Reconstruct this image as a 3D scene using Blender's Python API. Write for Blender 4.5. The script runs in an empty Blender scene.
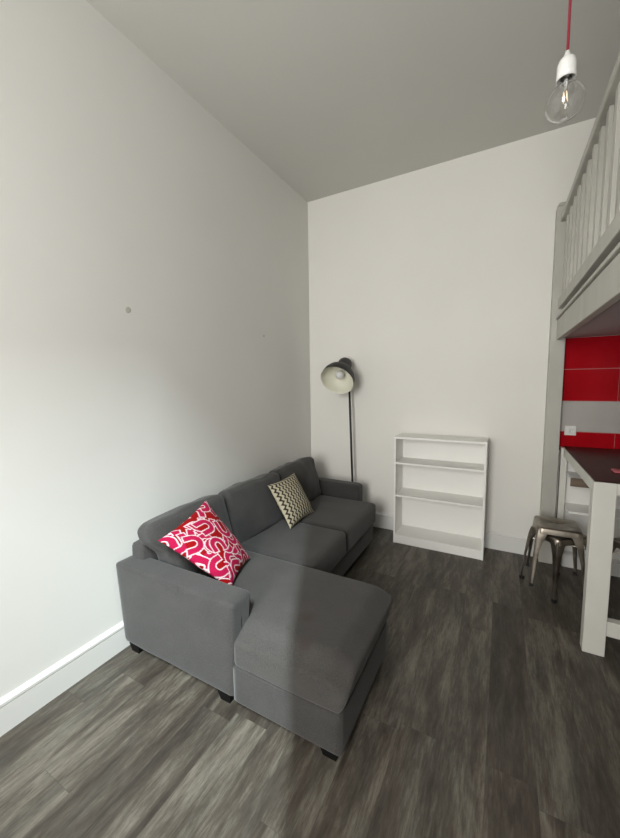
import bpy, bmesh, math, random
from mathutils import Vector, Matrix, noise

C = bpy.context.scene.collection
S = bpy.context.scene
PI = math.pi

# ------------------------------------------------------------------ camera
cam_d = bpy.data.cameras.new('camera')
cam = bpy.data.objects.new('camera', cam_d); C.objects.link(cam)
cam_d.sensor_fit = 'HORIZONTAL'; cam_d.sensor_width = 36.0
cam_d.lens = 352.03 * 36.0 / 620.0
cam_d.clip_start = 0.02
pitch, yaw, roll = -0.1028, 0.5002, -0.0146
Fv = Vector((-math.sin(yaw)*math.cos(pitch), math.cos(yaw)*math.cos(pitch), math.sin(pitch)))
Rv = Vector((math.cos(yaw), math.sin(yaw), 0)); Uv = Rv.cross(Fv)
R2 = Rv*math.cos(roll) + Uv*math.sin(roll); U2 = -Rv*math.sin(roll) + Uv*math.cos(roll)
M = Matrix(((R2.x, U2.x, -Fv.x), (R2.y, U2.y, -Fv.y), (R2.z, U2.z, -Fv.z))).to_4x4()
M.translation = Vector((1.9619, -3.6087, 1.5804))
cam.matrix_world = M
S.camera = cam

# ------------------------------------------------------------------ world, light, exposure
S.view_settings.view_transform = 'Standard'
S.view_settings.look = 'None'
S.view_settings.gamma = 1.0
S.view_settings.exposure = 0.0
S.view_settings.use_curve_mapping = False
w = bpy.data.worlds.new('world'); S.world = w; w.use_nodes = True
w.node_tree.nodes['Background'].inputs[0].default_value = (0.75, 0.87, 1.0, 1)
w.node_tree.nodes['Background'].inputs[1].default_value = 1.0

def area_light(name, loc, target, sx, sy, power, col, spread=180):
    d = bpy.data.lights.new(name, 'AREA'); d.shape = 'RECTANGLE'; d.size = sx; d.size_y = sy
    d.energy = power; d.color = col; d.spread = math.radians(spread)
    o = bpy.data.objects.new(name, d); C.objects.link(o)
    o.location = loc
    o.rotation_euler = (Vector(target) - Vector(loc)).to_track_quat('-Z', 'Y').to_euler()
    return o
# added lamp far above the made-up roof window; the partition cuts its edge
D = Vector((-.421, .907, -1.25)).normalized()
P0 = Vector((1.945, -3.9, 2.6))
area_light('added_sky_slot', P0 - D*11.0, P0, 0.20, 3.6, 410, (0.84, 0.97, 1.0), 60)
# added soft daylight fill, set just inside the unseen rear window
area_light('added_window_daylight', (1.35, -5.40, 1.9), (1.45, 0.0, 1.7), 1.1, 1.7, 121, (1.0, 0.975, 0.925))

# ------------------------------------------------------------------ materials
def mat(name, col, rough=0.5, metal=0.0, spec=0.5):
    m = bpy.data.materials.new(name); m.use_nodes = True
    b = m.node_tree.nodes['Principled BSDF']
    b.inputs['Base Color'].default_value = (*col, 1); b.inputs['Roughness'].default_value = rough
    b.inputs['Metallic'].default_value = metal; b.inputs['Specular IOR Level'].default_value = spec
    return m
def nodes(m): return m.node_tree.nodes, m.node_tree.links, m.node_tree.nodes['Principled BSDF']
def noisy(m, c1, c2, scale, bump=0.0, dist=0.002, detail=4, vscale=None, lo=0.35, hi=0.65):
    n, l, b = nodes(m)
    tc = n.new('ShaderNodeTexCoord'); mp = n.new('ShaderNodeMapping'); l.new(tc.outputs['Object'], mp.inputs[0])
    if vscale: mp.inputs['Scale'].default_value = vscale
    t = n.new('ShaderNodeTexNoise'); t.inputs['Scale'].default_value = scale; t.inputs['Detail'].default_value = detail
    l.new(mp.outputs[0], t.inputs['Vector'])
    r = n.new('ShaderNodeValToRGB'); r.color_ramp.elements[0].color = (*c1, 1); r.color_ramp.elements[1].color = (*c2, 1)
    r.color_ramp.elements[0].position = lo; r.color_ramp.elements[1].position = hi
    l.new(t.outputs['Fac'], r.inputs[0]); l.new(r.outputs[0], b.inputs['Base Color'])
    if bump:
        bp = n.new('ShaderNodeBump'); bp.inputs['Strength'].default_value = bump; bp.inputs['Distance'].default_value = dist
        l.new(t.outputs['Fac'], bp.inputs['Height']); l.new(bp.outputs[0], b.inputs['Normal'])
    return m
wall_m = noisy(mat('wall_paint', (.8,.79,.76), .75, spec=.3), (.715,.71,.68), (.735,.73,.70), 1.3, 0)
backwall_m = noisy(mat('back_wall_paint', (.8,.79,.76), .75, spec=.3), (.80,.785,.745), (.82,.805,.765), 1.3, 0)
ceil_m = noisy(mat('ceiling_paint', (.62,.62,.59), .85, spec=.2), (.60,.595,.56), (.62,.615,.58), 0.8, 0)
trim_m = mat('trim_paint', (.74,.74,.715), .4)
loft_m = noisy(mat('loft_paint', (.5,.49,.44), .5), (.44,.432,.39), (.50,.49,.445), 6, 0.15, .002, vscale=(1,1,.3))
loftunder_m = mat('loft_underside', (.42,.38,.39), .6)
table_m = noisy(mat('table_paint', (.76,.75,.69), .45), (.66,.65,.60), (.70,.69,.64), 5)
tabletop_m = noisy(mat('table_top', (.05,.03,.027), .4, spec=.25), (.022,.010,.009), (.045,.022,.019), 3, 0, vscale=(8,1,1))
shelf_m = mat('bookcase_white', (.86,.85,.82), .45)
red_m = noisy(mat('red_tile', (.42,.004,.012), .16, spec=.12), (.36,.003,.008), (.45,.006,.014), 3)
grout_m = mat('grout', (.55,.25,.24), .8)
greytile_m = noisy(mat('grey_tile', (.5,.48,.45), .3), (.43,.41,.385), (.48,.46,.435), 3)
plastic_m = mat('white_plastic', (.82,.82,.80), .25)
dark_m = mat('dark_grey_metal', (.013,.0125,.011), .5)
inner_m = mat('shade_cream_lining', (.74,.73,.62), .5)
frost_m = mat('frosted_bulb', (.75,.75,.75), .3)
steel_m = noisy(mat('brushed_gunmetal', (.3,.27,.23), .34, 1.0), (.20,.175,.145), (.40,.36,.31), 9)
seatsteel_m = steel_m
rubber_m = mat('black_rubber', (.012,.012,.012), .6)
legplastic_m = mat('black_plastic_leg', (.004,.004,.004), .6, spec=.15)
cord_m = noisy(mat('red_textile_cord', (.35,.02,.05), .8), (.22,.012,.028), (.32,.028,.05), 300)
brownwood_m = noisy(mat('brown_wood_edge', (.16,.11,.075), .5), (.13,.09,.06), (.2,.14,.10), 4, vscale=(1,8,8))
pinkcloth_m = mat('pink_cloth', (.5,.12,.14), .8)
mark_m = mat('grey_filler', (.50,.49,.45), .8)

def fabric(name, c1, c2, stains=()):
    m = mat(name, c1, .95, spec=.25); n, l, b = nodes(m)
    tc = n.new('ShaderNodeTexCoord')
    t = n.new('ShaderNodeTexNoise'); t.inputs['Scale'].default_value = 260; t.inputs['Detail'].default_value = 3
    t2 = n.new('ShaderNodeTexNoise'); t2.inputs['Scale'].default_value = 7; t2.inputs['Detail'].default_value = 3
    l.new(tc.outputs['Object'], t.inputs['Vector']); l.new(tc.outputs['Object'], t2.inputs['Vector'])
    ad = n.new('ShaderNodeMath'); ad.operation = 'MULTIPLY_ADD'; ad.inputs[1].default_value = .35
    l.new(t2.outputs['Fac'], ad.inputs[0]); l.new(t.outputs['Fac'], ad.inputs[2])
    r = n.new('ShaderNodeValToRGB'); r.color_ramp.elements[0].position = .45; r.color_ramp.elements[1].position = .9
    r.color_ramp.elements[0].color = (*c1, 1); r.color_ramp.elements[1].color = (*c2, 1)
    l.new(ad.outputs[0], r.inputs[0]); last = r.outputs[0]
    for (p, rad) in stains:
        g = n.new('ShaderNodeNewGeometry')
        v = n.new('ShaderNodeVectorMath'); v.operation = 'DISTANCE'; v.inputs[1].default_value = p
        l.new(g.outputs['Position'], v.inputs[0])
        mr = n.new('ShaderNodeMapRange'); mr.inputs['From Min'].default_value = rad*.5; mr.inputs['From Max'].default_value = rad*1.2
        mr.inputs['To Min'].default_value = .55; mr.inputs['To Max'].default_value = 0
        l.new(v.outputs['Value'], mr.inputs[0])
        mx = n.new('ShaderNodeMixRGB'); l.new(mr.outputs[0], mx.inputs[0]); l.new(last, mx.inputs[1]); mx.inputs[2].default_value = (.045,.026,.02,1)
        last = mx.outputs[0]
    l.new(last, b.inputs['Base Color'])
    bp = n.new('ShaderNodeBump'); bp.inputs['Strength'].default_value = .35; bp.inputs['Distance'].default_value = .002
    l.new(t.outputs['Fac'], bp.inputs['Height']); l.new(bp.outputs[0], b.inputs['Normal'])
    b.inputs['Sheen Weight'].default_value = .15
    return m
fab_m = fabric('charcoal_fabric', (.031,.029,.028), (.061,.058,.056))
fabseat_m = fabric('charcoal_seat_fabric', (.037,.034,.032), (.070,.066,.062), (((1.16,-2.20,.42), .045), ((1.23,-2.33,.40), .04)))

def floor_mat():
    m = mat('vinyl_planks', (.2,.18,.16), .42, spec=.5); n, l, b = nodes(m)
    def math_(op, a, bb=None, c=None):
        k = n.new('ShaderNodeMath'); k.operation = op
        for i, v in enumerate((a, bb, c)):
            if v is None: continue
            if isinstance(v, (int, float)): k.inputs[i].default_value = v
            else: l.new(v, k.inputs[i])
        return k.outputs[0]
    tc = n.new('ShaderNodeTexCoord'); sp = n.new('ShaderNodeSeparateXYZ'); l.new(tc.outputs['Object'], sp.inputs[0])
    x, y = sp.outputs[0], sp.outputs[1]
    xs = math_('DIVIDE', x, .178); row = math_('FLOOR', xs)
    wn = n.new('ShaderNodeTexWhiteNoise'); wn.noise_dimensions = '1D'; l.new(row, wn.inputs['W'])
    ys = math_('ADD', math_('DIVIDE', y, 1.22), math_('MULTIPLY', wn.outputs['Value'], 7.3)); colm = math_('FLOOR', ys)
    cb = n.new('ShaderNodeCombineXYZ'); l.new(row, cb.inputs[0]); l.new(colm, cb.inputs[1])
    wp = n.new('ShaderNodeTexWhiteNoise'); wp.noise_dimensions = '3D'; l.new(cb.outputs[0], wp.inputs['Vector'])
    pid = wp.outputs['Value']
    def grain(sx, sy, sc, det, seed, rough=.6, distort=0):
        c2 = n.new('ShaderNodeCombineXYZ')
        l.new(math_('MULTIPLY', x, sx), c2.inputs[0]); l.new(math_('MULTIPLY', y, sy), c2.inputs[1])
        l.new(math_('MULTIPLY_ADD', pid, 37.0, seed), c2.inputs[2])
        t = n.new('ShaderNodeTexNoise'); t.inputs['Scale'].default_value = sc; t.inputs['Detail'].default_value = det
        t.inputs['Roughness'].default_value = rough; t.inputs['Distortion'].default_value = distort
        l.new(c2.outputs[0], t.inputs['Vector']); return t.outputs['Fac']
    g1 = grain(8, 1.45, 1.7, 7, 0, .66, .35); g2 = grain(75, 8.0, 1.5, 6, 11, .8, .1); g3 = grain(7, 1.6, 1.1, 3, 23, .5, .4)
    v = math_('ADD', math_('MULTIPLY', g1, .68), math_('MULTIPLY', g2, .42))
    v = math_('ADD', v, math_('MULTIPLY', math_('SUBTRACT', pid, .5), .12))
    r = n.new('ShaderNodeValToRGB'); e = r.color_ramp.elements
    e[0].position = .36; e[0].color = (.028,.0215,.0165,1)
    e[1].position = .76; e[1].color = (.215,.194,.158,1)
    a = e.new(.47); a.color = (.050,.040,.0315,1); a2 = e.new(.56); a2.color = (.080,.067,.053,1)
    l.new(v, r.inputs[0])
    # cooler and warmer streaks
    mx = n.new('ShaderNodeMixRGB'); mx.blend_type = 'MULTIPLY'; mx.inputs[2].default_value = (.80,.86,.88,1)
    mr = n.new('ShaderNodeMapRange'); mr.inputs['From Min'].default_value = .45; mr.inputs['From Max'].default_value = .7
    l.new(g3, mr.inputs[0]); l.new(mr.outputs[0], mx.inputs[0]); l.new(r.outputs[0], mx.inputs[1])
    # grooves
    fx = math_('ABSOLUTE', math_('SUBTRACT', math_('FRACT', xs), .5)); fy = math_('ABSOLUTE', math_('SUBTRACT', math_('FRACT', ys), .5))
    gr = math_('MAXIMUM', math_('GREATER_THAN', fx, .493), math_('GREATER_THAN', fy, .4988))
    mg = n.new('ShaderNodeMixRGB'); l.new(math_('MULTIPLY', gr, .35), mg.inputs[0]); l.new(mx.outputs[0], mg.inputs[1]); mg.inputs[2].default_value = (.04,.034,.028,1)
    l.new(mg.outputs[0], b.inputs['Base Color'])
    bp = n.new('ShaderNodeBump'); bp.inputs['Strength'].default_value = .12; bp.inputs['Distance'].default_value = .002
    l.new(g2, bp.inputs['Height']); l.new(bp.outputs[0], b.inputs['Normal'])
    rr = n.new('ShaderNodeMapRange'); rr.inputs['To Min'].default_value = .42; rr.inputs['To Max'].default_value = .6
    l.new(g2, rr.inputs[0]); l.new(rr.outputs[0], b.inputs['Roughness'])
    return m
floor_m = floor_mat()

def vcol_mat(name, rough=.9):
    m = mat(name, (.5,.5,.5), rough, spec=.2); n, l, b = nodes(m)
    a = n.new('ShaderNodeVertexColor'); a.layer_name = 'pattern'; l.new(a.outputs[0], b.inputs['Base Color'])
    t = n.new('ShaderNodeTexNoise'); t.inputs['Scale'].default_value = 350
    tc = n.new('ShaderNodeTexCoord'); l.new(tc.outputs['Object'], t.inputs['Vector'])
    bp = n.new('ShaderNodeBump'); bp.inputs['Strength'].default_value = .2; bp.inputs['Distance'].default_value = .001
    l.new(t.outputs['Fac'], bp.inputs['Height']); l.new(bp.outputs[0], b.inputs['Normal'])
    return m

def glass_mat():
    m = bpy.data.materials.new('clear_glass'); m.use_nodes = True
    b = m.node_tree.nodes['Principled BSDF']
    b.inputs['Base Color'].default_value = (1,1,1,1); b.inputs['Roughness'].default_value = 0.0
    b.inputs['Transmission Weight'].default_value = 1.0; b.inputs['IOR'].default_value = 1.45
    return m
glass_m = glass_mat()
fil_m = bpy.data.materials.new('glowing_filament'); fil_m.use_nodes = True
_b = fil_m.node_tree.nodes['Principled BSDF']; _b.inputs['Emission Color'].default_value = (1,.66,.33,1); _b.inputs['Emission Strength'].default_value = .95

# ------------------------------------------------------------------ mesh helpers
def bx(bm, x0, x1, y0, y1, z0, z1, bevel=0.0, seg=2):
    t = bmesh.new(); bmesh.ops.create_cube(t, size=1)
    for v in t.verts:
        v.co = Vector(((x0+x1)/2+v.co.x*(x1-x0), (y0+y1)/2+v.co.y*(y1-y0), (z0+z1)/2+v.co.z*(z1-z0)))
    if bevel: bmesh.ops.bevel(t, geom=t.edges[:]+t.verts[:], offset=bevel, segments=seg, affect='EDGES', profile=.5)
    merge(bm, t); return bm
def merge(bm, t, mtx=None):
    if mtx is not None: bmesh.ops.transform(t, matrix=mtx, verts=t.verts)
    me = bpy.data.meshes.new('tmp'); t.to_mesh(me); bm.from_mesh(me); bpy.data.meshes.remove(me); t.free()
def box(x0, x1, y0, y1, z0, z1, bevel=0.0, seg=2):
    return bx(bmesh.new(), x0, x1, y0, y1, z0, z1, bevel, seg)
def obj(name, bm, m, parent=None, smooth=False, origin=None):
    bmesh.ops.recalc_face_normals(bm, faces=bm.faces)
    if origin is not None:
        bmesh.ops.translate(bm, vec=-Vector(origin), verts=bm.verts)
    me = bpy.data.meshes.new(name); bm.to_mesh(me); bm.free()
    o = bpy.data.objects.new(name, me); C.objects.link(o)
    if m: me.materials.append(m)
    if smooth:
        for p in me.polygons: p.use_smooth = True
    if origin is not None: o.location = origin
    if parent: o.parent = parent
    return o
def autosmooth(o, ang=35):
    me = o.data
    for p in me.polygons: p.use_smooth = True
    bm = bmesh.new(); bm.from_mesh(me)
    for e in bm.edges:
        if len(e.link_faces) == 2 and e.calc_face_angle(0) > math.radians(ang): e.smooth = False
    bm.to_mesh(me); bm.free(); return o
def thing(name, label, cat, loc=(0,0,0), rotz=0, group=None):
    o = bpy.data.objects.new(name, None); C.objects.link(o); o.empty_display_size = .1
    o.location = loc; o.rotation_euler = (0, 0, rotz); o['label'] = label; o['category'] = cat
    if group: o['group'] = group
    return o
def tag(o, label, cat, group=None):
    o['label'] = label; o['category'] = cat
    if group: o['group'] = group
    return o
def struct(name, bm, m, label=None):
    o = obj(name, bm, m); o['kind'] = 'structure'
    if label: o['label'] = label
    return o
def dup(root, loc, rotz, label, group=None):
    r = root.copy(); C.objects.link(r); r.location = loc; r.rotation_euler = (0, 0, rotz); r['label'] = label
    if group: r['group'] = group
    for ch in list(root.children):
        c = ch.copy(); C.objects.link(c); c.parent = r
        for g in ch.children:
            d = g.copy(); C.objects.link(d); d.parent = c
    return r
def lathe(bm, prof, seg=40, mtx=None, cap=True):
    t = bmesh.new(); rings = []
    for r, z in prof:
        if r < 1e-6: rings.append([t.verts.new((0, 0, z))])
        else: rings.append([t.verts.new((r*math.cos(2*PI*k/seg), r*math.sin(2*PI*k/seg), z)) for k in range(seg)])
    for a, b in zip(rings, rings[1:]):
        for k in range(seg):
            k2 = (k+1) % seg
            if len(a) == 1 and len(b) == 1: continue
            if len(a) == 1: t.faces.new((a[0], b[k], b[k2]))
            elif len(b) == 1: t.faces.new((a[k], a[k2], b[0]))
            else: t.faces.new((a[k], a[k2], b[k2], b[k]))
    merge(bm, t, mtx); return bm
def tube(bm, pts, r, seg=12, cap=True):
    pts = [Vector(p) for p in pts]; t = bmesh.new(); rings = []
    up = Vector((0, 0, 1))
    for i, p in enumerate(pts):
        d = (pts[min(i+1, len(pts)-1)] - pts[max(i-1, 0)]).normalized()
        a = d.cross(up if abs(d.z) < .95 else Vector((1, 0, 0))).normalized(); b = d.cross(a)
        rr = r[i] if isinstance(r, (list, tuple)) else r
        rings.append([t.verts.new(p + a*rr*math.cos(2*PI*k/seg) + b*rr*math.sin(2*PI*k/seg)) for k in range(seg)])
    for A, B in zip(rings, rings[1:]):
        for k in range(seg): t.faces.new((A[k], A[(k+1) % seg], B[(k+1) % seg], B[k]))
    if cap: t.faces.new(rings[0]); t.faces.new(rings[-1][::-1])
    merge(bm, t); return bm
def prism(bm, poly, axis, a, b):
    """poly in the two other axes (in xyz order), extruded along axis from a to b"""
    t = bmesh.new()
    def P(u, v, s): c = [u, v]; c.insert(axis, s); return c
    A = [t.verts.new(P(u, v, a)) for u, v in poly]; B = [t.verts.new(P(u, v, b)) for u, v in poly]
    t.faces.new(A); t.faces.new(B[::-1])
    for k in range(len(poly)): t.faces.new((A[k], A[(k+1) % len(poly)], B[(k+1) % len(poly)], B[k]))
    merge(bm, t); return bm
def soft_box(x0, x1, y0, y1, z0, z1, r, n=18, bulge=(0,0,0), wob=0.0, seed=0, wfreq=4.0):
    """rounded upholstery block; bulge = how far each pair of faces swells at its middle"""
    bm = bmesh.new(); bmesh.ops.create_cube(bm, size=2)
    bmesh.ops.subdivide_edges(bm, edges=bm.edges[:], cuts=n, use_grid_fill=True)
    h = Vector(((x1-x0)/2, (y1-y0)/2, (z1-z0)/2)); c = Vector(((x1+x0)/2, (y1+y0)/2, (z1+z0)/2))
    r = min(r, min(h)*.98)
    for v in bm.verts:
        u = v.co.copy()
        p = Vector([math.copysign((1-(1-abs(u[i]))**1.5 if 0 else abs(u[i])), u[i])*h[i] for i in range(3)])
        q = Vector([max(-(h[i]-r), min(h[i]-r, p[i])) for i in range(3)])
        d = p-q
        if d.length > 1e-9: p = q + d.normalized()*r
        for i in range(3):
            if bulge[i]:
                j, k = [a for a in range(3) if a != i]
                s = p[i]/h[i]
                p[i] += bulge[i]*s*(1-u[j]**2)*(1-u[k]**2)
        if wob:
            p += noise.noise_vector((p+c)*wfreq + Vector((seed*7.1, 0, 0)))*wob
        v.co = p + c
    return bm

# ------------------------------------------------------------------ the room
H = 3.56; RX = 4.2; RY = -5.5
struct('floor', box(0, RX, RY, 0, -.1, 0), floor_m)
SKX0, SKX1, SKY0, SKY1 = 1.12, 2.65, -5.46, -4.04      # made-up roof window behind the viewer, added to admit the sky lamp
b = bmesh.new()
bx(b, -.12, RX+.12, SKY1, .12, H, H+.12); bx(b, -.12, RX+.12, RY-.12, SKY0, H, H+.12)
bx(b, -.12, SKX0, SKY0, SKY1, H, H+.12); bx(b, SKX1, RX+.12, SKY0, SKY1, H, H+.12)
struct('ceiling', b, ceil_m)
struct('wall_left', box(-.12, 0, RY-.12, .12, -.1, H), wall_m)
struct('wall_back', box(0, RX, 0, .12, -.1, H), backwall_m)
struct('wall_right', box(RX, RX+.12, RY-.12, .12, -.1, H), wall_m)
# rear wall around one wide added window
rw = bmesh.new(); y0, y1 = RY-.12, RY
bx(rw, 0, .7, y0, y1, -.1, H); bx(rw, .7, 2.2, y0, y1, -.1, 1.0); bx(rw, .7, 2.2, y0, y1, 2.8, H); bx(rw, 2.2, RX, y0, y1, -.1, H)
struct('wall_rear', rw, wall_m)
def window(name, x0, x1, z0, z1, mull=0):
    b = bmesh.new(); t = .03
    bx(b, x0, x1, RY-.1, RY-.04, z0, z0+t); bx(b, x0, x1, RY-.1, RY-.04, z1-t, z1)
    bx(b, x0, x0+t, RY-.1, RY-.04, z0, z1); bx(b, x1-t, x1, RY-.1, RY-.04, z0, z1)
    for k in range(mull):
        xm = x0+(x1-x0)*(k+1)/(mull+1); bx(b, xm-.02, xm+.02, RY-.1, RY-.04, z0, z1)
    struct(name, b, trim_m)
window('added_window_rear', .7, 2.2, 1.0, 2.8)  # unseen window, added for daylight from behind the viewer
b = bmesh.new()
for (xa, xb, ya, yb) in ((SKX0, SKX1, SKY0, SKY0+.03), (SKX0, SKX1, SKY1-.03, SKY1), (SKX0, SKX0+.03, SKY0, SKY1), (SKX1-.03, SKX1, SKY0, SKY1)):
    bx(b, xa, xb, ya, yb, H+.005, H+.10)
struct('added_window_roof', b, trim_m)  # frame of the added roof window
# unseen partition added behind the viewer to shade the kitchen side
struct('added_partition', box(1.945, 3.3, -4.02, -3.9, 0, H), wall_m)
# skirting boards: plain board, groove, moulded cap
prof = [(0,0),(.016,0),(.016,.128),(.012,.132),(.019,.137),(.019,.150),(.010,.160),(.004,.166),(0,.166)]
b = bmesh.new(); prism(b, [(x, z) for x, z in prof], 1, RY, -.0)
struct('baseboard_left', b, trim_m)
b = bmesh.new(); prism(b, [(-x, z) for x, z in prof], 0, .019, 2.288)
struct('baseboard_back', b, trim_m)

# filled screw holes on the left wall
def disc_mark(y, z, r, label):
    b = bmesh.new()
    lathe(b, [(0,.0025),(r*.8,.0025),(r,.0005),(r,0)], 16, Matrix.Translation((0,y,z)) @ Matrix.Rotation(PI/2, 4, 'Y'))
    for v in b.verts: v.co.y += .12*(v.co.z-z)*1.0
    tag(obj('wall_plug', b, mark_m), label, 'wall plug')
disc_mark(-2.244, 2.024, .019, 'larger grey plug mark on the left white wall, nearer the viewer')
disc_mark(-.886, 2.018, .010, 'tiny grey plug mark on the left white wall, nearer the corner')

# ------------------------------------------------------------------ loft
loft = thing('loft_platform', 'white-grey painted timber loft platform above the kitchen, with fascia beam', 'loft', (2.33, 0, 1.897))
LY0, LY1 = -3.1, -.0
def at(o, bm, name, m, parent, smooth=False):
    bmesh.ops.translate(bm, vec=-parent.location, verts=bm.verts)
    return obj(name, bm, m, parent, smooth)
b = box(2.33, 2.37, LY0, -.102, 1.897, 2.052, .003); at(0, b, 'fascia_beam', loft_m, loft)
b = box(2.318, 2.40, LY0, -.102, 2.058, 2.078, .004); at(0, b, 'ledge_moulding', loft_m, loft)
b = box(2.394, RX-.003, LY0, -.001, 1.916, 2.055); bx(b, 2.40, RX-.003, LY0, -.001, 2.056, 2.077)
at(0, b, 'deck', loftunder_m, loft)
bal = thing('loft_balustrade', 'white-grey painted timber balustrade along the edge of the loft', 'balustrade', (2.35, 0, 2.078))
at(0, box(2.385, 2.43, LY0, -.102, 2.078, 2.14), 'gap_shade_strip', mat('gap_shade', (.10,.09,.07), .7), bal)  # dark strip: shade of the gap under the balustrade put into the colour
at(0, box(2.33, 2.39, LY0, -.102, 2.141, 2.222, .004), 'bottom_rail', loft_m, bal)
at(0, box(2.315, 2.385, LY0, -.102, 2.806, 2.852, .006), 'handrail', loft_m, bal)
k = 0; y = -.215
while y > LY0+.05:
    at(0, box(2.340, 2.358, y-.025, y+.025, 2.2225, 2.8055, .002), 'baluster', loft_m, bal); y -= .1495
post = thing('newel_post', 'square grey-white painted post rising from the floor at the loft corner', 'post', (2.34, -.05, 0))
b = box(2.290, 2.392, -.10, -.001, 0, 2.93, .004); at(0, b, 'shaft', loft_m, post)
b = bmesh.new(); t = bmesh.new(); bmesh.ops.create_cube(t, size=1)
for v in t.verts:
    s = 1.0 if v.co.z < 0 else .7
    v.co = Vector((2.341+v.co.x*.102*s, -.0505+v.co.y*.099*s, 2.9455+v.co.z*.03))
merge(b, t); at(0, b, 'chamfered_cap', loft_m, post)

# ------------------------------------------------------------------ kitchen wall: tiles and socket
tiles = thing('tile_splashback', 'glossy red wall tiles with one pale grey row, above the high table', 'tiles', (2.40, 0, .98))
b = box(2.394, RX-.004, -.006, -.001, .98, 1.914); at(0, b, 'grout_bed', grout_m, tiles)
def tile_row(z0, z1, name, m, xs):
    b = bmesh.new()
    for x0, x1 in zip(xs, xs[1:]): bx(b, x0+.0015, x1-.0015, -.012, -.006, z0+.002, z1-.002, .0015, 1)
    at(0, b, name, m, tiles)
xs = [2.394, 2.763]+[2.763+.5*k for k in range(1, 3)]+[RX-.004]
tile_row(1.659, 1.914, 'red_tile_row', red_m, xs); tile_row(1.398, 1.658, 'red_tile_row', red_m, xs)
tile_row(1.144, 1.397, 'grey_tile_row', greytile_m, [2.394, RX-.004]); tile_row(.98, 1.143, 'red_tile_row', red_m, xs)
so = thing('wall_socket', 'white square wall socket on the tiles, just above the high table', 'socket', (2.471, -.012, 1.152))
at(0, box(2.431, 2.511, -.022, -.0125, 1.112, 1.192, .004), 'plate', plastic_m, so)
b = bmesh.new(); lathe(b, [(.0,.004),(.018,.004),(.020,.008),(.024,.008),(.026,0)], 24, Matrix.Translation((2.478,-.0222,1.150)) @ Matrix.Rotation(PI/2, 4, 'X'))
at(0, b, 'outlet_ring', plastic_m, so, True)
b = bmesh.new()
for dx in (-.009, .009): lathe(b, [(0,0),(.003,0),(.003,.005),(0,.005)], 10, Matrix.Translation((2.478+dx,-.0224,1.150)) @ Matrix.Rotation(PI/2, 4, 'X'))
at(0, b, 'pin_hole', dark_m, so)
at(0, box(2.436, 2.447, -.0255, -.0222, 1.160, 1.186, .002), 'switch', plastic_m, so)

# low open shelves standing under the table against the wall
ls = thing('low_shelf_unit', 'low pale open shelf unit with a brown board edge, under the high table', 'shelf unit', (2.74, -.1, 0))
SX0, SX1 = 2.458, 3.02
at(0, box(2.40, SX1, -.013, -.003, .0, .93), 'back_panel', shelf_m, ls)
at(0, box(SX0, SX1, -.25, -.0135, .786, .806, .002), 'shelf', shelf_m, ls)
at(0, box(SX0, SX1, -.268, -.2505, .741, .806, .002), 'brown_shelf_edge', brownwood_m, ls)
at(0, box(SX0, SX1, -.25, -.0135, .515, .533, .002), 'shelf', shelf_m, ls)
at(0, box(SX0, SX1, -.10, -.0135, .0, .11, .002), 'plinth', shelf_m, ls)
at(0, box(SX1, SX1+.02, -.25, -.004, 0, .93, .002), 'side_panel', shelf_m, ls)

# ------------------------------------------------------------------ high table
tb = thing('high_table', 'white high table with dark brown top, standing against the loft post', 'table', (2.75, -.65, 0))
TX0, TX1, TY0, TY1 = 2.424, 3.15, -1.19, -.015
def tleg(x0, y0, w=.103, d=.07): at(0, box(x0, x0+w, y0, y0+d, 0, 1.012, .003), 'leg', table_m, tb)
tleg(TX0, TY0); tleg(TX1-.103, TY0); tleg(2.409, TY1-.07, .045); tleg(TX1-.103, TY1-.07)
b = bmesh.new()
zb, zt = .948, 1.012
bx(b, TX0+.1035, TX1-.1035, TY0+.002, TY0+.05, zb, zt, .002); bx(b, TX0+.0455, TX1-.1035, TY1-.05, TY1-.002, zb, zt, .002)
bx(b, TX0+.001, TX0+.03, TY0+.0705, TY1-.0705, zb, zt, .002); bx(b, TX1-.03, TX1-.001, TY0+.0705, TY1-.0705, zb, zt, .002)
at(0, b, 'apron', table_m, tb)
at(0, box(TX0+.004, TX1-.004, TY0+.004, TY1, 1.0125, 1.019, .002), 'tabletop', tabletop_m, tb)
at(0, box(TX0+.104, TX1-.104, TY0+.005, TY0+.055, .126, .214, .003), 'cross_rail', table_m, tb)
b = soft_box(2.562, 2.70, -.955, -.875, 1.0195, 1.033, .0075, 10, (0,0,0), .004, 3, 14)
o = obj('pink_cloth', b, pinkcloth_m, None, True); tag(o, 'small folded pink cloth lying on the dark table top', 'cloth')

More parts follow.
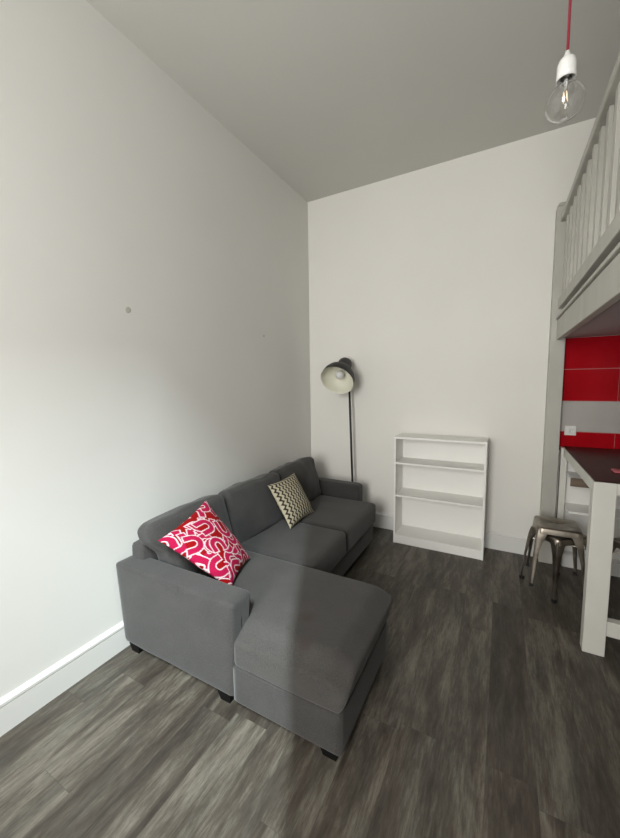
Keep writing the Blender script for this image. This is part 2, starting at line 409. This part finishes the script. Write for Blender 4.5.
# ------------------------------------------------------------------ metal stools
def make_stool(label, group=None):
    t = thing('metal_stool', label, 'stool', group=group)
    h, s = .45, .137
    # seat: pressed square sheet with rounded corners, deep skirt and a slot hand hole
    def ring(hs, r, z, n=6):
        out = []
        for cx, cy, a0 in ((1,1,0),(-1,1,90),(-1,-1,180),(1,-1,270)):
            for k in range(n+1):
                a = math.radians(a0+90*k/n)
                out.append(Vector((cx*(hs-r)+r*math.cos(a), cy*(hs-r)+r*math.sin(a), z)))
        return out
    b = bmesh.new(); R = []
    slot = []
    for q in ring(s, .035, h):     # slot outline with the same vertex count
        a = math.atan2(q.y, q.x); slot.append(Vector((.038*math.copysign(abs(math.cos(a))**.5, math.cos(a)), .011*math.copysign(abs(math.sin(a))**.6, math.sin(a)), h-.006)))
    loops = [slot, [Vector((p.x*1.15, p.y*1.4, h-.003)) for p in slot], ring(s*.72, .03, h-.003), ring(s-.012, .032, h-.001), ring(s-.004, .035, h-.003), ring(s, .037, h-.010), ring(s+.004, .037, h-.045), ring(s+.002, .037, h-.046), ring(s-.002, .035, h-.012), ring(s-.014, .032, h-.006)]
    for L in loops: R.append([b.verts.new(p) for p in L])
    for A, B in zip(R, R[1:]):
        for k in range(len(A)): b.faces.new((A[k], A[(k+1) % len(A)], B[(k+1) % len(A)], B[k]))
    autosmooth(obj('seat', b, seatsteel_m, t), 50)
    # legs: tapering folded sheet at each corner
    for cx, cy in ((1,1),(-1,1),(-1,-1),(1,-1)):
        b = bmesh.new(); prev = None
        for z, off, arm in ((h-.018, s-.006, .075), (h-.06, s+.002, .058), (h-.12, s+.008, .040), (.22, s+.018, .026), (.022, s+.031, .017)):
            P = [(off, off-arm), (off, off-.010), (off-.003, off-.003), (off-.010, off), (off-arm, off), (off-arm, off-.003), (off-.011, off-.004), (off-.0055, off-.0055), (off-.004, off-.011), (off-.003, off-arm)]
            cur = [b.verts.new((cx*x, cy*y_, z)) for x, y_ in P]
            if prev:
                for k in range(len(P)): b.faces.new((prev[k], prev[(k+1) % len(P)], cur[(k+1) % len(P)], cur[k]))
            else: b.faces.new(cur)
            prev = cur
        b.faces.new(prev[::-1])
        lg = autosmooth(obj('leg', b, steel_m, t), 40)
        b = bmesh.new(); c = s+.031-.010
        bx(b, cx*c-.013, cx*c+.013, cy*c-.013, cy*c+.013, 0, .024, .004)
        obj('rubber_foot', b, rubber_m, lg)
    # crossed stretcher under the seat
    b = bmesh.new()
    for sg in (1, -1):
        tube(b, [(-s*.93, -s*.93*sg, h-.10), (0, 0, h-.085), (s*.93, s*.93*sg, h-.10)], .006, 8)
    obj('crossed_brace', b, steel_m, t)
    return t
st = make_stool('gunmetal square stool, lower one of the stacked pair beside the table leg', 'metal stools by the high table')
lower_rot = math.atan2(-.235, .173) 
st.location = (2.372, -.500, 0); st.rotation_euler = (0, 0, lower_rot)
dup(st, (2.358, -.493, .054), 0.02, 'gunmetal square stool, upper one stacked askew on another stool', 'metal stools by the high table')
dup(st, (2.86, -.52, 0), .5, 'gunmetal stool tucked under the table, right of the table leg', 'metal stools by the high table')

# ------------------------------------------------------------------ bookcase
bc = thing('bookcase', 'low white open bookcase with empty shelves against the back wall', 'bookcase', (1.47, -.16, 0))
X0, X1, Y0, Y1, T = 1.068, 1.866, -.298, -.021, .018
for xx in (X0, X1-T): at(0, box(xx, xx+T, Y0, Y1, 0, 1.035, .0012, 1), 'side_panel', shelf_m, bc)
at(0, box(X0-.001, X1+.001, Y0-.001, Y1, 1.0355, 1.055, .0012, 1), 'top_panel', shelf_m, bc)
at(0, box(X0+T, X1-T, Y1-.006, Y1, .075, 1.035), 'back_panel', shelf_m, bc)
for z in (.798, .478): at(0, box(X0+T, X1-T, Y0+.004, Y1-.007, z-.009, z+.009, .0012, 1), 'shelf', shelf_m, bc)
at(0, box(X0+T, X1-T, Y0+.004, Y1-.007, .068, .086, .0012, 1), 'bottom_shelf', shelf_m, bc)
at(0, box(X0+T, X1-T, Y0+.006, Y0+.022, .0, .0675, .0012, 1), 'plinth', shelf_m, bc)

# ------------------------------------------------------------------ sofa
sf = thing('corner_sofa', 'charcoal grey fabric corner sofa with chaise, along the left wall', 'sofa', (.5, -1.4, 0))
def sp(name, bm, m=fab_m, smooth=True, parent=sf, label=None):
    bmesh.ops.translate(bm, vec=-sf.location, verts=bm.verts)
    o = obj(name, bm, m, parent, smooth)
    if label: o['label'] = label
    return o
# base carcass
sp('base', soft_box(.04, .915, -2.30, -.43, .055, .235, .02, 14))
sp('chaise_base', soft_box(.872, 1.437, -2.430, -1.765, .050, .2355, .010, 20))
# arms
b = soft_box(.021, .905, -2.452, -2.305, .052, .562, .022, 30, (0,.004,.002), .003, 1)
for v in b.verts:
    if v.co.y < -2.38: v.co.y += .028*(1-v.co.z/.562)      # the front edge leans out a little towards the top
    if v.co.x > .5: v.co.x -= .040*(1-v.co.z/.554)*(v.co.x-.5)/.39
sp('armrest', b)
sp('armrest', soft_box(.035, .757, -.425, -.29, .052, .565, .032, 18, (0,.005,.003), .004, 2))
sp('back_frame', soft_box(.032, .165, -2.36, -.30, .053, .655, .04, 20, (0,0,0), .004, 3))
# seat cushions
b = bmesh.new()
def ss(x): x = max(0, min(1, x)); return x*x*(3-2*x)
merge(b, soft_box(.30, 1.472, -2.300, -1.752, .234, .427, .020, 34, (.004,0,.008), .003, 4, 5))
merge(b, soft_box(.878, 1.472, -2.434, -2.05, .234, .427, .020, 34, (.004,.0,.008), .003, 4, 5))
for v in b.verts:
    k = (v.co.z-.236)/.19
    if k > .3:
        v.co.z -= .055*ss((-2.30-v.co.y)/.13)**1.3*k + .035*ss((v.co.x-1.36)/.11)*k
    v.co.x -= .035*(1-k)*ss((v.co.x-1.3)/.15)
o = sp('chaise_cushion', b, fabseat_m)
rm = o.modifiers.new('weld', 'REMESH'); rm.mode = 'VOXEL'; rm.voxel_size = .011; rm.use_smooth_shade = True
sm = o.modifiers.new('soften', 'SMOOTH'); sm.factor = .5; sm.iterations = 5
sp('seat_cushion', soft_box(.30, .945, -1.750, -1.168, .236, .432, .034, 24, (.010,0,.002), .005, 6, 5))
sp('seat_cushion', soft_box(.30, .945, -1.168, -.445, .236, .432, .034, 24, (.010,0,.004), .005, 7, 5))
# back cushions, leaning
def back_cushion(ya, yb, zt, seed, twist=0, lean=.24, spill=0):
    L = yb-ya
    b = soft_box(-.075, .075, -L/2, L/2, -.21, .21, .042, 30, (.042,.0,.006), .012, seed, 8)
    for v in b.verts:      # soft slump: corners pulled in
        v.co.z -= .012*abs(v.co.y/(L/2))**4
        if spill and v.co.y < 0: v.co.y -= spill*ss((v.co.z+.02)/.15)*(-v.co.y/(L/2))
    m = Matrix.Translation((.245, (ya+yb)/2, zt-.215)) @ Matrix.Rotation(twist, 4, 'Z') @ Matrix.Rotation(-lean, 4, 'Y')
    bmesh.ops.transform(b, matrix=m, verts=b.verts)
    sp('back_cushion', b)
back_cushion(-2.30, -1.765, .815, 11, .02, spill=.10)
back_cushion(-1.755, -1.09, .815, 12, -.02)
back_cushion(-1.085, -.44, .828, 13, -.03)
# feet
for x, y in ((.10, -2.388), (.80, -2.388), (1.375, -2.388), (1.375, -1.82), (.10, -.36), (.70, -.36), (.86, -1.2)):
    b = bmesh.new(); t = bmesh.new(); bmesh.ops.create_cube(t, size=1)
    for v in t.verts:
        s = 1 if v.co.z > 0 else .72
        v.co = Vector((x+v.co.x*.085*s, y+v.co.y*.06*s, .0265+v.co.z*.053))
    merge(b, t); sp('foot', b, legplastic_m, False)

# ------------------------------------------------------------------ throw pillows
def pillow(name, cL, cB, cR, cT, thick, front, colour, m, label, N=120):
    """cushion spanned by four 3-D corners; front = side the pattern faces"""
    cL, cB, cR, cT = map(Vector, (cL, cB, cR, cT)); cen = (cL+cB+cR+cT)/4
    nrm = ((cB-cT).cross(cR-cL)).normalized()
    if nrm.dot(Vector(front)) < 0: nrm = -nrm
    bm = bmesh.new(); lay = bm.loops.layers.color.new('pattern'); G = {}; uvd = {}
    for sgn in (1, -1):
        for i in range(N+1):
            for j in range(N+1):
                u, v = (1-math.cos(PI*i/N))/2, (1-math.cos(PI*j/N))/2
                edge = i in (0, N) or j in (0, N)
                if edge and sgn == -1: G[sgn, i, j] = G[1, i, j]; continue
                a, b_ = 2*u-1, 2*v-1
                pu = u + .035*a*(b_*b_-1)*-1*-1; pv = v + .035*b_*(a*a-1)*-1*-1
                P = cL.lerp(cB, pu).lerp(cT.lerp(cR, pu), pv)
                hgt = thick/2*((1-abs(a)**2.4)*(1-abs(b_)**2.4))**.62
                P = P + nrm*sgn*(hgt + (.004*noise.noise(P*14) if not edge else 0))
                vt = bm.verts.new(P - cen); G[sgn, i, j] = vt
    for sgn in (1, -1):
        for i in range(N):
            for j in range(N):
                f = bm.faces.new((G[sgn,i,j], G[sgn,i+1,j], G[sgn,i+1,j+1], G[sgn,i,j+1]))
                for lp, (ii, jj) in zip(f.loops, ((i,j),(i+1,j),(i+1,j+1),(i,j+1))):
                    lp[lay] = (*colour((1-math.cos(PI*ii/N))/2, (1-math.cos(PI*jj/N))/2, sgn), 1)
                f.smooth = True
    bmesh.ops.recalc_face_normals(bm, faces=bm.faces)
    me = bpy.data.meshes.new(name); bm.to_mesh(me); bm.free(); me.materials.append(m)
    o = bpy.data.objects.new(name, me); C.objects.link(o); o.location = cen
    tag(o, label, 'pillow'); return o
def lin(c): return tuple((x/255)**2.2 for x in c)
PINK, RED, WHITE = lin((204,62,132)), lin((190,8,44)), lin((230,218,220))
rnd = random.Random(5); strokes = []
cells = [(i, j) for i in range(-1, 5) for j in range(-1, 5)]*2; rnd.shuffle(cells)
for i, j in cells:   # horseshoe strokes laid one over the other
    strokes.append(((i+rnd.random())/4, (j+rnd.random())/4, rnd.uniform(0, 2*PI), rnd.uniform(.068,.10), rnd.uniform(.03,.18), rnd.uniform(.032,.038)))
def pink_pattern(u, v, sgn):
    col = RED
    for cx, cy, a, rad, ln, hw in strokes:
        x, y = u-cx, v-cy; X = x*math.cos(a)+y*math.sin(a); Y = -x*math.sin(a)+y*math.cos(a)
        if X > ln+.012: continue
        q = math.hypot(X, Y) if X < 0 else abs(Y)
        d = abs(q-rad)
        if d < hw and X < ln: col = PINK
        elif d < hw+.014: col = WHITE
        elif q < rad and X < ln: col = RED
    return col
pillow('throw_pillow', (.352,-2.402,.742), (.678,-2.205,.447), (.560,-1.885,.455), (.268,-1.962,.818), .15, (1,-.3,.6), pink_pattern, vcol_mat('pink_print_fabric'),
       'pink, red and white looped-pattern throw pillow at the near end of the sofa', 180)
TAN, GRY = lin((216,211,197)), lin((116,109,100))
def grey_pattern(u, v, sgn):
    a = v*10; b_ = u*20
    wv = abs((b_ % 2)-1)
    c = (a + .5*wv) % 1
    return TAN if c < .55 else GRY
pillow('throw_pillow', (.345,-1.370,.772), (.548,-1.367,.448), (.545,-.965,.449), (.342,-.955,.775), .13, (1,0,.5), grey_pattern, vcol_mat('grey_print_fabric'),
       'small beige and grey zigzag-pattern throw pillow on the far sofa seat', 130)

# ------------------------------------------------------------------ floor lamp
fl = thing('floor_lamp', 'dark grey floor lamp with cream-lined shade, in the corner behind the sofa', 'floor lamp', (.595, -.15, 0))
px, py = .595, -.15
b = bmesh.new(); lathe(b, [(0,0),(.12,0),(.122,.006),(.118,.016),(.03,.024),(.018,.05),(0,.05)], 40, Matrix.Translation((px,py,0)))
at(0, b, 'base', dark_m, fl, True)
b = bmesh.new(); tube(b, [(px,py,.05), (px-.052,py,1.66)], .0115, 14); at(0, b, 'pole', dark_m, fl, True)
C0 = Vector((.511,-.385,1.596)); nax = Vector((.012,-.785,-.62)).normalized()
mt = Matrix.Translation(C0) @ (-nax).to_track_quat('Z', 'Y').to_matrix().to_4x4()
r0 = .172
outer = [(r0,0),(r0*.995,.03),(r0*.96,.07),(r0*.87,.11),(r0*.72,.145),(r0*.54,.17),(.085,.19),(.079,.197),(.076,.22),(.074,.285),(.064,.308),(.038,.320),(0,.323)]
inner = [(r0-.001,-.001),(r0-.004,.001),(r0*.975,.03),(r0*.94,.07),(r0*.85,.105),(r0*.70,.138),(r0*.52,.163),(.04,.175),(0,.178)]
b = bmesh.new(); lathe(b, outer, 48, mt); at(0, b, 'lamp_shade', dark_m, fl, True)
b = bmesh.new(); lathe(b, inner, 48, mt); o = at(0, b, 'shade_lining', inner_m, fl, True); o['label'] = 'cream inside of the shade'
b = bmesh.new(); lathe(b, [(0,.050),(.022,.054),(.039,.070),(.045,.092),(.039,.116),(.024,.135),(.017,.150),(.017,.172)], 24, mt); at(0, b, 'light_bulb', frost_m, fl, True)
b = bmesh.new(); a = mt @ Vector((0,0,.23)); tube(b, [(px-.051,py,1.64), (px-.052,py,a.z-.01), tuple(a)], .013, 12)
at(0, b, 'joint_bracket', dark_m, fl, True)

# ------------------------------------------------------------------ pendant bulb
lx, ly = 2.112, -2.05
pl = thing('pendant_bulb', 'bare clear globe bulb hanging on a red cord from the ceiling', 'pendant lamp', (lx, ly, H))
b = bmesh.new(); lathe(b, [(0,-.03),(.02,-.03),(.05,-.012),(.052,0),(0,0)], 30, Matrix.Translation((lx,ly,H-.0005))); at(0, b, 'ceiling_rose', plastic_m, pl, True)
b = bmesh.new(); tube(b, [(lx,ly,H-.03), (lx-.001,ly,3.1), (lx,ly,2.6705)], .0042, 10); at(0, b, 'cord', cord_m, pl, True)
b = bmesh.new(); lathe(b, [(0,2.670),(.007,2.670),(.010,2.656),(.014,2.651),(.023,2.643),(.0275,2.628),(.028,2.600),(.0285,2.582),(.0255,2.582),(.022,2.602),(0,2.602)], 32, Matrix.Translation((lx,ly,0)))
at(0, b, 'lamp_holder', plastic_m, pl, True)
b = bmesh.new(); lathe(b, [(0,2.5995),(.015,2.5995),(.0155,2.592),(.0135,2.585),(0,2.585)], 24, Matrix.Translation((lx,ly,0))); at(0, b, 'screw_cap', mat('dull_metal', (.35,.33,.30), .35, 1), pl, True)
gz, gr = 2.513, .057
po = [(.0165, 2.588), (.018, 2.576), (.024, 2.562)]
po += [(gr*math.cos(a), gz+gr*math.sin(a)) for a in [math.radians(d) for d in range(55, -91, -8)]] + [(0, gz-gr)]
t_ = .0012
pi_ = [(r-t_ if r > t_ else 0, z if r > t_ else z+t_) for r, z in po][::-1]
pi_ = [((gr-t_)*0, gz-gr+t_)] + [p for p in pi_ if p[0] > .0005] 
b = bmesh.new(); lathe(b, po + pi_ + [po[0]], 40, Matrix.Translation((lx,ly,0)))
bmesh.ops.remove_doubles(b, verts=b.verts, dist=1e-6)
at(0, b, 'glass_globe', glass_m, pl, True)
b = bmesh.new(); tube(b, [(lx,ly,2.58),(lx,ly,2.552)], [.008,.004], 12); at(0, b, 'glass_stem', frost_m, pl, True)
b = bmesh.new()
for k in range(4):
    a = PI/2*k+.4; r1, r2 = .009, .005
    tube(b, [(lx+r2*math.cos(a), ly+r2*math.sin(a), 2.546), (lx+r1*math.cos(a), ly+r1*math.sin(a), 2.516)], .0011, 6)
at(0, b, 'filament', fil_m, pl, True)
